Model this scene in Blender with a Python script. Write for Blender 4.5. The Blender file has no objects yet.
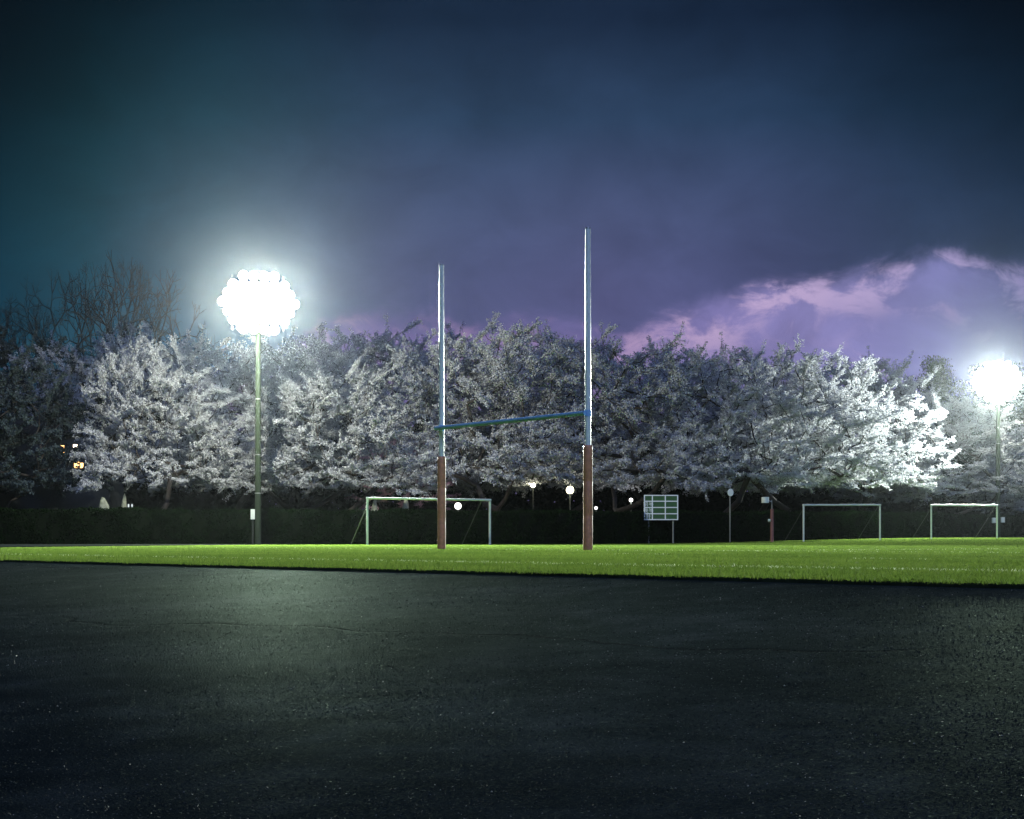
import bpy, bmesh, math, random
import numpy as np
from mathutils import Vector, Matrix

R = math.radians
scene = bpy.context.scene
COL = scene.collection
RNG = np.random.default_rng(7)

# ------------------------------------------------------------------ layout frame
F = 1518.0            # focal length in pixels of the 1024 px wide frame
CAM_Z = 0.20
P0 = np.array([0.52, 9.05])
EDGE = np.array([0.644, -0.765]); EDGE /= np.linalg.norm(EDGE)     # along the pitch edge
NRM = np.array([-EDGE[1], EDGE[0]])                                # into the pitch


def ss(a, b, x):
    t = np.clip((np.asarray(x, float) - a) / (b - a), 0, 1)
    return t * t * (3 - 2 * t)


def rise(x, y):
    """the pitch falls gently towards the near corner for drainage"""
    return 0.5 * ss(2, 38, x) * ss(25, 140, y)


def esd(x, y):
    return (x - P0[0]) * NRM[0] + (y - P0[1]) * NRM[1]


def asphalt_z(E):
    return -0.016 - 0.44 * (1 - np.exp(np.minimum(E, 0) / 5.0))


def at_px(px, d):
    return (px - 512.0) / F * d


# ------------------------------------------------------------------ object helpers
def tag(o, label=None, cat=None, group=None, kind=None):
    if label: o["label"] = label
    if cat: o["category"] = cat
    if group: o["group"] = group
    if kind: o["kind"] = kind
    return o


def empty(name, loc, rz=0.0):
    o = bpy.data.objects.new(name, None)
    COL.objects.link(o)
    o.location = loc
    o.rotation_euler = (0, 0, rz)
    o.empty_display_size = 0.2
    return o


def mesh_np(name, verts, faces, mat, parent=None, smooth=False):
    """verts (n,3); faces (m,k) array or list of lists"""
    me = bpy.data.meshes.new(name)
    verts = np.asarray(verts, np.float32)
    if isinstance(faces, np.ndarray):
        m, k = faces.shape
        me.vertices.add(len(verts)); me.vertices.foreach_set("co", verts.ravel())
        me.loops.add(m * k); me.loops.foreach_set("vertex_index", faces.astype(np.int32).ravel())
        me.polygons.add(m)
        me.polygons.foreach_set("loop_start", np.arange(0, m * k, k, dtype=np.int32))
        if smooth:
            me.polygons.foreach_set("use_smooth", np.ones(m, dtype=bool))
        me.update(calc_edges=True)
    else:
        me.from_pydata([tuple(map(float, v)) for v in verts], [], faces)
        if smooth:
            for p in me.polygons: p.use_smooth = True
    if mat: me.materials.append(mat)
    o = bpy.data.objects.new(name, me)
    COL.objects.link(o)
    if parent: o.parent = parent
    return o


def bm_obj(name, bm, mat, parent=None, smooth=False):
    me = bpy.data.meshes.new(name)
    bmesh.ops.recalc_face_normals(bm, faces=bm.faces)
    bm.to_mesh(me); bm.free()
    if mat: me.materials.append(mat)
    if smooth:
        for p in me.polygons: p.use_smooth = True
    o = bpy.data.objects.new(name, me)
    COL.objects.link(o)
    if parent: o.parent = parent
    return o


def add_box(bm, c, s, bevel=0.0, rot=None):
    r = bmesh.ops.create_cube(bm, size=1.0)
    vs = r["verts"]
    bmesh.ops.scale(bm, vec=s, verts=vs)
    if bevel:
        es = list({e for v in vs for e in v.link_edges})
        rb = bmesh.ops.bevel(bm, geom=es, offset=bevel, segments=2, affect='EDGES', profile=0.5)
        vs = list({v for f in rb["faces"] for v in f.verts} | {v for v in vs if v.is_valid})
    if rot is not None:
        bmesh.ops.rotate(bm, cent=(0, 0, 0), matrix=rot, verts=vs)
    bmesh.ops.translate(bm, vec=c, verts=vs)


def add_tube(bm, pts, rad, n=16, cap=True):
    """tube along a poly-line; rad: number or list"""
    pts = [Vector(p) for p in pts]
    if not hasattr(rad, "__len__"): rad = [rad] * len(pts)
    rings = []
    ref = None
    for i, p in enumerate(pts):
        a = pts[max(i - 1, 0)]; b = pts[min(i + 1, len(pts) - 1)]
        t = (b - a).normalized()
        if ref is None or abs(ref.dot(t)) > 0.95:
            ref = Vector((1, 0, 0)) if abs(t.x) < 0.8 else Vector((0, 1, 0))
        u = (ref - t * ref.dot(t)).normalized()
        w = t.cross(u)
        ref = u
        rings.append([bm.verts.new(p + (u * math.cos(2 * math.pi * k / n) + w * math.sin(2 * math.pi * k / n)) * rad[i]) for k in range(n)])
    for a, b in zip(rings, rings[1:]):
        for k in range(n):
            bm.faces.new((a[k], a[(k + 1) % n], b[(k + 1) % n], b[k]))
    if cap:
        bm.faces.new(rings[0][::-1]); bm.faces.new(rings[-1])


def tube_obj(name, pts, rad, mat, parent=None, n=16):
    bm = bmesh.new(); add_tube(bm, pts, rad, n)
    o = bm_obj(name, bm, mat, parent, smooth=True)
    md = o.modifiers.new("edge", 'EDGE_SPLIT'); md.split_angle = R(40)
    return o


def box_obj(name, c, s, mat, parent=None, bevel=0.0):
    bm = bmesh.new(); add_box(bm, c, s, bevel)
    return bm_obj(name, bm, mat, parent)


def lathe(bm, prof, n=24, axis='Z', origin=(0, 0, 0)):
    rings = []
    for r, z in prof:
        ring = []
        for k in range(n):
            a = 2 * math.pi * k / n
            p = (r * math.cos(a), r * math.sin(a), z)
            if axis == 'Y': p = (p[0], p[2], p[1])
            ring.append(bm.verts.new((p[0] + origin[0], p[1] + origin[1], p[2] + origin[2])))
        rings.append(ring)
    for a, b in zip(rings, rings[1:]):
        for k in range(n):
            bm.faces.new((a[k], a[(k + 1) % n], b[(k + 1) % n], b[k]))
    bm.faces.new(rings[0][::-1]); bm.faces.new(rings[-1])


def copy_tree(o, parent=None):
    c = o.copy(); COL.objects.link(c); c.parent = parent
    for ch in list(o.children): copy_tree(ch, c)
    return c


# ------------------------------------------------------------------ materials
class NT:
    def __init__(s, tree): s.t = tree
    def node(s, typ, **kw):
        n = s.t.nodes.new(typ)
        for k, v in kw.items(): setattr(n, k, v)
        return n
    def link(s, a, b): s.t.links.new(a, b)
    def _set(s, sock, v):
        if hasattr(v, "is_output") or isinstance(v, bpy.types.NodeSocket): s.link(v, sock)
        elif v is not None: sock.default_value = v
    def math(s, op, a, b=None, c=None, clamp=False):
        n = s.node("ShaderNodeMath", operation=op); n.use_clamp = clamp
        s._set(n.inputs[0], a)
        if b is not None: s._set(n.inputs[1], b)
        if c is not None: s._set(n.inputs[2], c)
        return n.outputs[0]
    def sstep(s, v, a, b):
        n = s.node("ShaderNodeMapRange", interpolation_type='SMOOTHSTEP')
        s._set(n.inputs[0], v); s._set(n.inputs[1], a); s._set(n.inputs[2], b)
        return n.outputs[0]
    def ramp(s, v, stops, interp='LINEAR'):
        n = s.node("ShaderNodeValToRGB"); n.color_ramp.interpolation = interp
        el = n.color_ramp.elements
        while len(el) < len(stops): el.new(0.5)
        for e, (p, c) in zip(el, stops):
            e.position = p
            e.color = (c, c, c, 1) if not hasattr(c, "__len__") else (*c, 1)
        s._set(n.inputs[0], v)
        return n.outputs[0]
    def noise(s, vec, scale, detail=4, rough=0.55, dist=0.0):
        n = s.node("ShaderNodeTexNoise")
        if vec is not None: s.link(vec, n.inputs["Vector"])
        n.inputs["Scale"].default_value = scale; n.inputs["Detail"].default_value = detail
        n.inputs["Roughness"].default_value = rough; n.inputs["Distortion"].default_value = dist
        return n.outputs[0]
    def mix(s, f, a, b, typ='MIX'):
        n = s.node("ShaderNodeMix", data_type='RGBA', blend_type=typ)
        s._set(n.inputs[0], f)
        for k, v in ((6, a), (7, b)):
            if isinstance(v, tuple) and len(v) == 3: v = (*v, 1)
            s._set(n.inputs[k], v)
        return n.outputs[2]


def new_mat(name):
    m = bpy.data.materials.new(name); m.use_nodes = True
    t = m.node_tree
    for n in list(t.nodes): t.nodes.remove(n)
    nt = NT(t)
    out = nt.node("ShaderNodeOutputMaterial")
    return m, nt, out


def pbr(name, col, rough=0.6, metal=0.0, spec=0.5, vary=0.15, scale=6.0, bump=0.0, bscale=40.0):
    m, nt, out = new_mat(name)
    p = nt.node("ShaderNodeBsdfPrincipled")
    co = nt.node("ShaderNodeTexCoord").outputs["Object"]
    n = nt.noise(co, scale, 5, 0.6)
    a = tuple(c * (1 - vary) for c in col); b = tuple(min(1, c * (1 + vary)) for c in col)
    nt.link(nt.ramp(n, [(0.3, a), (0.7, b)]), p.inputs["Base Color"])
    nt.link(nt.ramp(nt.noise(co, scale * 2.3, 3), [(0.3, max(0.05, rough - 0.1)), (0.7, min(1, rough + 0.1))]), p.inputs["Roughness"])
    p.inputs["Metallic"].default_value = metal
    p.inputs["Specular IOR Level"].default_value = spec
    if bump:
        bn = nt.node("ShaderNodeBump"); bn.inputs["Strength"].default_value = bump
        bn.inputs["Distance"].default_value = 0.02
        nt.link(nt.noise(co, bscale, 3), bn.inputs["Height"])
        nt.link(bn.outputs[0], p.inputs["Normal"])
    nt.link(p.outputs[0], out.inputs[0])
    return m


def matte(name, c1, c2, scale=1.0, bump=0.3, bscale=20.0):
    m, nt, out = new_mat(name)
    pos = nt.node("ShaderNodeNewGeometry").outputs["Position"]
    f = nt.math('ADD', nt.math('MULTIPLY', nt.noise(pos, scale, 5), 0.65), nt.math('MULTIPLY', nt.noise(pos, scale * 40, 3), 0.35))
    d = nt.node("ShaderNodeBsdfDiffuse"); d.inputs["Roughness"].default_value = 1.0
    nt.link(nt.ramp(f, [(0.35, c1), (0.65, c2)]), d.inputs[0])
    b = nt.node("ShaderNodeBump"); b.inputs["Strength"].default_value = bump; b.inputs["Distance"].default_value = 0.03
    nt.link(nt.noise(pos, bscale, 4), b.inputs["Height"]); nt.link(b.outputs[0], d.inputs["Normal"])
    nt.link(d.outputs[0], out.inputs[0])
    return m


def emit(name, col, strength):
    m, nt, out = new_mat(name)
    e = nt.node("ShaderNodeEmission")
    e.inputs[0].default_value = (*col, 1); e.inputs[1].default_value = strength
    nt.link(e.outputs[0], out.inputs[0])
    return m


def leaf_mat(name, c1, c2, trans=0.3, scale=0.35, rough=0.7):
    m, nt, out = new_mat(name)
    geo = nt.node("ShaderNodeNewGeometry")
    oi = nt.node("ShaderNodeObjectInfo")
    co = nt.node("ShaderNodeTexCoord").outputs["Object"]
    n = nt.noise(co, scale, 3)
    f = nt.math('ADD', nt.math('MULTIPLY', n, 0.6), nt.math('MULTIPLY', geo.outputs["Random Per Island"], 0.55))
    f = nt.math('ADD', f, nt.math('MULTIPLY', nt.math('SUBTRACT', oi.outputs["Random"], 0.5), 0.25))
    c = nt.ramp(f, [(0.25, c1), (0.85, c2)])
    d = nt.node("ShaderNodeBsdfDiffuse"); t = nt.node("ShaderNodeBsdfTranslucent")
    nt.link(c, d.inputs[0]); nt.link(c, t.inputs[0])
    mx = nt.node("ShaderNodeMixShader"); mx.inputs[0].default_value = trans
    nt.link(d.outputs[0], mx.inputs[1]); nt.link(t.outputs[0], mx.inputs[2])
    nt.link(mx.outputs[0], out.inputs[0])
    return m


M_white = pbr("white_paint", (0.86, 0.88, 0.86), 0.3, vary=0.03)
M_bluebar = pbr("skylit_blue_steel", (0.32, 0.60, 0.95), 0.35, vary=0.1)  # blue skylight on the white bar put into its base colour
M_pad = pbr("red_brown_pad", (0.66, 0.26, 0.14), 0.55, vary=0.2, scale=9, bump=0.25, bscale=30)
M_goal = pbr("goal_white_paint", (0.72, 0.74, 0.68), 0.4, vary=0.08)
M_conc = pbr("concrete_pole", (0.034, 0.046, 0.032), 0.9, spec=0.05, vary=0.15, scale=3, bump=0.2)
M_galv = pbr("galvanised_steel", (0.35, 0.36, 0.36), 0.45, metal=0.7, vary=0.15)
M_dark = pbr("dark_steel", (0.03, 0.035, 0.03), 0.6)
M_box = pbr("pale_box_paint", (0.7, 0.74, 0.68), 0.5, vary=0.06)
M_redpost = pbr("red_brown_post_paint", (0.26, 0.10, 0.09), 0.6)
M_board = pbr("green_chalkboard", (0.035, 0.10, 0.03), 0.6, vary=0.2)
M_bark = pbr("dark_cherry_bark", (0.035, 0.027, 0.024), 0.9, vary=0.4, scale=5)
M_bark2 = pbr("bare_tree_bark", (0.008, 0.011, 0.014), 0.9, vary=0.4, scale=5)
M_blos = leaf_mat("white_blossom", (0.36, 0.37, 0.41), (0.66, 0.66, 0.69), 0.2)
M_pink = leaf_mat("pink_blossom", (0.52, 0.26, 0.38), (0.80, 0.52, 0.62), 0.3)
M_ever = leaf_mat("evergreen_leaf", (0.018, 0.03, 0.02), (0.05, 0.075, 0.045), 0.15)
M_dusk = leaf_mat("shade_dark_broadleaf", (0.03, 0.045, 0.05), (0.085, 0.11, 0.12), 0.2)  # dimness of the left end put into a darker leaf colour
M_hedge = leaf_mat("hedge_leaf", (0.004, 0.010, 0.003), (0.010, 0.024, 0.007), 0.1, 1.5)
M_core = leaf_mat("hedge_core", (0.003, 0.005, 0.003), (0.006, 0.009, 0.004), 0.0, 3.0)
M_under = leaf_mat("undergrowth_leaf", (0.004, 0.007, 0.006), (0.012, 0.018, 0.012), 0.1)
M_shrub = leaf_mat("pale_shrub_leaf", (0.08, 0.11, 0.07), (0.2, 0.22, 0.15), 0.2)
M_rock = pbr("pale_stone", (0.26, 0.27, 0.21), 0.9, vary=0.3, bump=0.4, bscale=6)
M_wall = pbr("dim_building_wall", (0.05, 0.055, 0.06), 0.9)
M_roof = pbr("dim_roof", (0.02, 0.02, 0.022), 0.9)
M_lens = emit("floodlight_lens_glow", (0.93, 1.0, 0.95), 12.0)
M_lamp = emit("path_lamp_glow", (1.0, 0.96, 0.66), 8.0)
M_lamp2 = emit("small_lamp_glow", (1.0, 0.95, 0.9), 5.0)
M_win = emit("warm_window_glow", (1.0, 0.55, 0.2), 4.0)
M_winw = emit("pale_window_glow", (1.0, 0.80, 0.6), 5.0)


def grass_mat(name, c1, c2, c3, trans):
    m, nt, out = new_mat(name)
    geo = nt.node("ShaderNodeNewGeometry")
    pos = geo.outputs["Position"]
    n1 = nt.noise(pos, 0.35, 4); n2 = nt.noise(pos, 3.0, 3)
    f = nt.math('ADD', nt.math('MULTIPLY', n1, 0.5), nt.math('MULTIPLY', n2, 0.3))
    f = nt.math('ADD', f, nt.math('MULTIPLY', geo.outputs["Random Per Island"], 0.35))
    c = nt.ramp(f, [(0.3, c1), (0.6, c2), (0.92, c3)])
    p = nt.node("ShaderNodeBsdfPrincipled"); nt.link(c, p.inputs["Base Color"])
    p.inputs["Roughness"].default_value = 0.75
    p.inputs["Specular IOR Level"].default_value = 0.05
    t = nt.node("ShaderNodeBsdfTranslucent"); nt.link(c, t.inputs[0])
    mx = nt.node("ShaderNodeMixShader"); mx.inputs[0].default_value = trans
    nt.link(p.outputs[0], mx.inputs[1]); nt.link(t.outputs[0], mx.inputs[2])
    nt.link(mx.outputs[0], out.inputs[0])
    return m


M_grass = grass_mat("turf_blades", (0.044, 0.082, 0.014), (0.075, 0.122, 0.019), (0.13, 0.165, 0.036), 0.45)
M_line = grass_mat("white_line_blades", (0.26, 0.31, 0.19), (0.36, 0.42, 0.27), (0.5, 0.55, 0.4), 0.4)


def asphalt_mat():
    m, nt, out = new_mat("worn_asphalt")
    pos = nt.node("ShaderNodeNewGeometry").outputs["Position"]
    big = nt.noise(pos, 0.45, 5, 0.6); mid = nt.noise(pos, 4.0, 5, 0.6); fine = nt.noise(pos, 260.0, 2, 0.6)
    f = nt.math('ADD', nt.math('MULTIPLY', big, 0.5), nt.math('MULTIPLY', mid, 0.3))
    f = nt.math('ADD', f, nt.math('MULTIPLY', fine, 0.35))
    col = nt.ramp(f, [(0.42, (0.005, 0.008, 0.008)), (0.57, (0.016, 0.021, 0.019)), (0.70, (0.040, 0.048, 0.043))])
    # single stones in the mix, lightened and glossed for their glints
    v = nt.node("ShaderNodeTexVoronoi"); v.inputs["Scale"].default_value = 130.0
    nt.link(pos, v.inputs["Vector"])
    sep = nt.node("ShaderNodeSeparateColor"); nt.link(v.outputs["Color"], sep.inputs[0])
    stone = nt.math('MULTIPLY', nt.math('GREATER_THAN', sep.outputs[0], 0.975), nt.math('LESS_THAN', v.outputs["Distance"], 0.42))
    col = nt.mix(nt.math('MULTIPLY', stone, 0.5), col, (0.05, 0.055, 0.05))
    # long wandering cracks and paving seams
    sx = nt.node("ShaderNodeSeparateXYZ"); nt.link(pos, sx.inputs[0])
    warp = nt.noise(pos, 0.5, 3, 0.6); warp2 = nt.noise(pos, 5.0, 3, 0.6)
    along = nt.math('ADD', nt.math('MULTIPLY', sx.outputs[0], 0.62), nt.math('MULTIPLY', sx.outputs[1], 0.78))
    q = nt.math('ADD', along, nt.math('ADD', nt.math('MULTIPLY', warp, 1.6), nt.math('MULTIPLY', warp2, 0.12)))
    fr = nt.math('ABSOLUTE', nt.math('SUBTRACT', nt.math('FRACT', nt.math('MULTIPLY', q, 0.27)), 0.5))
    crack = nt.math('SUBTRACT', 1.0, nt.sstep(fr, 0.002, 0.014))
    patch = nt.sstep(nt.noise(pos, 0.5, 2, 0.5), 0.38, 0.48)
    crack = nt.math('MULTIPLY', crack, patch)
    col = nt.mix(nt.math('MULTIPLY', crack, 0.85), col, (0.010, 0.011, 0.011))
    rg = nt.math('ADD', nt.math('MULTIPLY', fine, 0.3), 0.42)
    b1 = nt.node("ShaderNodeBump"); b1.inputs["Strength"].default_value = 0.9; b1.inputs["Distance"].default_value = 0.006
    h = nt.math('ADD', nt.math('MULTIPLY', nt.noise(pos, 150.0, 3, 0.65), 1.0), nt.math('MULTIPLY', v.outputs["Distance"], 0.5))
    h = nt.math('SUBTRACT', h, nt.math('MULTIPLY', crack, 1.5))
    nt.link(h, b1.inputs["Height"])
    b2 = nt.node("ShaderNodeBump"); b2.inputs["Strength"].default_value = 0.5; b2.inputs["Distance"].default_value = 0.03
    nt.link(nt.noise(pos, 2.2, 4, 0.6), b2.inputs["Height"])
    nt.link(b2.outputs[0], b1.inputs["Normal"])
    d = nt.node("ShaderNodeBsdfDiffuse"); d.inputs["Roughness"].default_value = 1.0
    nt.link(col, d.inputs[0]); nt.link(b1.outputs[0], d.inputs["Normal"])
    g = nt.node("ShaderNodeBsdfGlossy"); nt.link(rg, g.inputs["Roughness"]); nt.link(b1.outputs[0], g.inputs["Normal"])
    g.inputs[0].default_value = (0.8, 1.0, 0.82, 1)
    # lamp pool shaped into the gloss: strongest along the pitch, fading over the yard
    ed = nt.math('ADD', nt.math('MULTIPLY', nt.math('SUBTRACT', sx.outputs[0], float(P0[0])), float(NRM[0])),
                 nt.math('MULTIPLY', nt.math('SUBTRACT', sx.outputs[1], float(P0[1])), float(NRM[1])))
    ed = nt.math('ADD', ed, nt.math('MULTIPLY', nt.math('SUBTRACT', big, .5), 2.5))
    pool_sheen = nt.math('ADD', 0.04, nt.math('MULTIPLY', nt.sstep(ed, -5.2, -0.8), 1.2))
    pool_sheen = nt.math('MULTIPLY', pool_sheen, nt.math('ADD', 0.72, nt.math('MULTIPLY', mid, 0.56)))
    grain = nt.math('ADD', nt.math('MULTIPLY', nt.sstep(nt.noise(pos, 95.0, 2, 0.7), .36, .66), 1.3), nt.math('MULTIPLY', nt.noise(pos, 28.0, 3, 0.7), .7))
    pool_sheen = nt.math('MULTIPLY', pool_sheen, grain)
    mx = nt.node("ShaderNodeMixShader")
    nt.link(nt.math('MULTIPLY', pool_sheen, nt.math('ADD', GLOSS, nt.math('MULTIPLY', stone, GLOSS * 9))), mx.inputs[0])
    nt.link(d.outputs[0], mx.inputs[1]); nt.link(g.outputs[0], mx.inputs[2])
    nt.link(mx.outputs[0], out.inputs[0])
    return m


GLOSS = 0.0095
M_turf = matte("turf_sheet", (0.025, 0.05, 0.008), (0.06, 0.105, 0.014), 0.4, 0.8, 45)
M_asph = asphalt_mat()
M_soil = matte("dark_soil", (0.018, 0.018, 0.012), (0.04, 0.04, 0.028), 0.4, 0.4, 8)
M_path = matte("pale_track", (0.030, 0.036, 0.028), (0.055, 0.062, 0.050), 0.6, 0.3, 30)
def chip_mat():
    m, nt, out = new_mat("stone_chip")
    rnd = nt.node("ShaderNodeNewGeometry").outputs["Random Per Island"]
    d = nt.node("ShaderNodeBsdfDiffuse"); g = nt.node("ShaderNodeBsdfGlossy"); g.inputs["Roughness"].default_value = 0.35
    nt.link(nt.ramp(rnd, [(0.0, (.008, .011, .010)), (0.75, (.028, .034, .030)), (0.97, (.06, .068, .06)), (1.0, (.2, .21, .19))]), d.inputs[0])
    mx = nt.node("ShaderNodeMixShader")
    nt.link(nt.ramp(rnd, [(0.0, .002), (0.9, .006), (1.0, .03)]), mx.inputs[0])
    nt.link(d.outputs[0], mx.inputs[1]); nt.link(g.outputs[0], mx.inputs[2]); nt.link(mx.outputs[0], out.inputs[0])
    return m


M_chip = chip_mat()
M_kerb = matte("turf_edge_strip", (0.008, 0.012, 0.006), (0.02, 0.03, 0.014), 12)


# ------------------------------------------------------------------ ground
def et_sheet(name, Es, Ts, zf, mat, kind="structure"):
    E, T = np.meshgrid(Es, Ts, indexing="ij")
    X = P0[0] + E * NRM[0] + T * EDGE[0]; Y = P0[1] + E * NRM[1] + T * EDGE[1]
    Z = zf(E, X, Y)
    V = np.stack([X, Y, Z], -1).reshape(-1, 3)
    a, b = E.shape
    i = (np.arange(a - 1)[:, None] * b + np.arange(b - 1)[None]).ravel()
    Fc = np.stack([i, i + b, i + b + 1, i + 1], -1)
    o = mesh_np(name, V, Fc, mat, smooth=True)
    tag(o, kind=kind)
    return o


def ring(lo, hi, step, far):
    return np.concatenate([-np.array(far[::-1]) + lo, np.arange(lo, hi + .1, step), np.array(far) + hi])


def gz(E, X, Y):
    z = np.where(E < 0.5, asphalt_z(np.minimum(E, 0)), rise(X, Y))
    return z - 0.08


et_sheet("ground", np.concatenate([[-2500, -900, -300], np.linspace(-120, -12, 10), np.linspace(-10, 0, 11), [0.3, 0.6], np.linspace(4, 280, 50), [400, 900, 2500]]),
         np.concatenate([[-2500, -900, -400], np.linspace(-240, 240, 61), [400, 900, 2500]]), gz, M_soil)
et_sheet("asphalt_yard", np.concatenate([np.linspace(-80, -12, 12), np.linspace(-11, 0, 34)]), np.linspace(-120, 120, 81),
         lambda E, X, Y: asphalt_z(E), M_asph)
et_sheet("grass_pitch", np.linspace(0, 230, 70), np.linspace(-160, 160, 81), lambda E, X, Y: rise(X, Y) - 0.001, M_turf)
# the cut face where the turf stands above the asphalt
Ts = np.linspace(-120, 120, 481)
V = []
for t in Ts:
    j = 0.006 * math.sin(t * 9.1) + 0.005 * math.sin(t * 23.7 + 1)
    for e, z in ((-0.012 + j, -0.030), (-0.006 + j, -0.004), (0.05, 0.003)):
        p = P0 + e * NRM + t * EDGE; V.append((p[0], p[1], z))
Fc = [[i * 3 + k, i * 3 + 3 + k, i * 3 + 4 + k, i * 3 + 1 + k] for i in range(len(Ts) - 1) for k in (0, 1)]
tag(mesh_np("turf_edge", V, np.array(Fc), M_kerb), kind="structure")

# pale specks added in drifts for glints on the yard
rp_ = np.random.default_rng(17)
n_ = 2400
pe = -rp_.random(n_) ** 1.0 * 11.0; pt = rp_.uniform(-14, 12, n_)
drift = np.sin(pt * .8 + 1.3 * np.sin(pe * .7)) + np.sin(pt * 1.9 - pe * 1.1 + 2) * .7 + np.sin(pt * .33 + pe * .5)
k_ = rp_.random(n_) < np.clip((drift - .2) * .35, 0.02, 1) * .45
pe, pt = pe[k_], pt[k_]
px_ = P0[0] + pe * NRM[0] + pt * EDGE[0]; py_ = P0[1] + pe * NRM[1] + pt * EDGE[1]
C = np.stack([px_, py_, asphalt_z(pe) + .004], -1)
a_ = rp_.uniform(0, 6.28, len(C)); sz_ = rp_.uniform(.0014, .0034, len(C)); tl = rp_.normal(size=len(C)) * .5
u_ = np.stack([np.cos(a_), np.sin(a_), tl * .5], -1) * sz_[:, None]; w_ = np.stack([-np.sin(a_), np.cos(a_), np.abs(tl)], -1) * sz_[:, None] * .75
Vp = np.stack([C + u_, C + w_, C - u_ * .8, C - w_], 1).reshape(-1, 3)
tag(mesh_np("glint_specks", Vp, np.arange(len(Vp)).reshape(-1, 4), M_blos), "tiny pale specks added as glints over the dark asphalt yard", "flecks", kind="stuff")

# coarse stone chips standing proud of the weathered binder
rg_ = np.random.default_rng(29)
n_ = 110000
gd = 2.4 * np.exp(rg_.uniform(0, math.log(16 / 2.4), n_)); gu = rg_.uniform(-.42, .42, n_) * gd
ge = esd(gu, gd)
k_ = (ge < -0.03) & (np.sin(gu * 2.3 + np.sin(gd * 1.7) * 2) + np.sin(gd * 3.1 - gu) * .8 + rg_.normal(size=n_) * 1.1 > -0.7)
gu, gd, ge = gu[k_], gd[k_], ge[k_]
r_ = rg_.uniform(.0014, .0034, len(gd)) * np.sqrt(gd / 2.4)
C = np.stack([gu, gd, asphalt_z(ge)], -1)
a0 = rg_.uniform(0, 6.28, len(gd))
Vg = []
for j in range(4):
    aj = a0 + j * math.pi / 2 + rg_.normal(size=len(gd)) * .25
    Vg.append(C + np.stack([np.cos(aj) * r_, np.sin(aj) * r_, -.001 + 0 * r_], -1))
Vg.append(C + np.stack([rg_.normal(size=len(gd)) * .35 * r_, rg_.normal(size=len(gd)) * .35 * r_, r_ * rg_.uniform(.35, .9, len(gd))], -1))
Vg = np.stack(Vg, 1)
b5 = np.arange(len(gd))[:, None] * 5
Fg = np.concatenate([b5 + np.array([[0, 1, 4]]), b5 + np.array([[1, 2, 4]]), b5 + np.array([[2, 3, 4]]), b5 + np.array([[3, 0, 4]])])
tag(mesh_np("stone_chips", Vg.reshape(-1, 3), Fg, M_chip), "fine dark stone chips of the weathered asphalt surface", "stone chips", kind="stuff")

# hedge / far boundary line
HL = np.array([[-90, 84], [-50, 90], [-16, 97], [0, 100.5], [10, 105], [25, 121], [52, 154], [90, 196]], float)


def hedge_y(x):
    return np.interp(x, HL[:, 0], HL[:, 1])


# pale track strip between turf and hedge at the left
tv = []
n = 24
for i in range(n + 1):
    t = i / n
    y0 = 46 + t * (hedge_y(-13.0) - 1.2 - 46)
    xa = -15.6 + 2.6 * t
    for k in range(13):
        x = xa - 3.8 * k
        yy = 46 + t * (hedge_y(x) - 1.2 - 46)
        tv.append((x, yy, 0.030))
Fc = [[i * 13 + k, i * 13 + k + 1, (i + 1) * 13 + k + 1, (i + 1) * 13 + k] for i in range(n) for k in range(12)]
tag(mesh_np("track", tv, np.array(Fc)[:, ::-1], M_path), kind="structure")


def on_track(x, y):
    return (y > 46) & (x < -15.6 + 2.6 * (y - 46) / 50.0)


# ------------------------------------------------------------------ grass blades
def blades(px, py, h, w, lean, rng):
    n = len(px)
    a = rng.uniform(0, 2 * np.pi, n); b = rng.uniform(0, 2 * np.pi, n)
    dx, dy = np.cos(a) * w, np.sin(a) * w
    lx, ly = np.cos(b) * lean * h, np.sin(b) * lean * h
    z = rise(px, py) + 0.0
    base = np.stack([px, py, z - 0.004], -1)
    V = np.empty((n, 5, 3))
    d = np.stack([dx, dy, np.zeros(n)], -1); l = np.stack([lx, ly, np.zeros(n)], -1)
    up = np.stack([np.zeros(n), np.zeros(n), h], -1)
    V[:, 0] = base - d * .5; V[:, 1] = base + d * .5
    V[:, 2] = base + d * .38 + l * .45 + up * .6
    V[:, 3] = base + l * 1.15 + up * 1.0
    V[:, 4] = base - d * .38 + l * .45 + up * .6
    Fq = np.arange(n * 5).reshape(n, 5)
    return V.reshape(-1, 3), Fq


def scatter(dens0, d0, d1, rng, wide=0.40):
    """blade spots, thinner with distance (each blade then stands for a tuft)"""
    k = dens0 * d0 * d0 * 2 * wide
    N = int(k * math.log(d1 / d0))
    d = d0 * np.exp(rng.uniform(0, math.log(d1 / d0), N))
    u = rng.uniform(-wide, wide, N)
    return u * d, d


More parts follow.
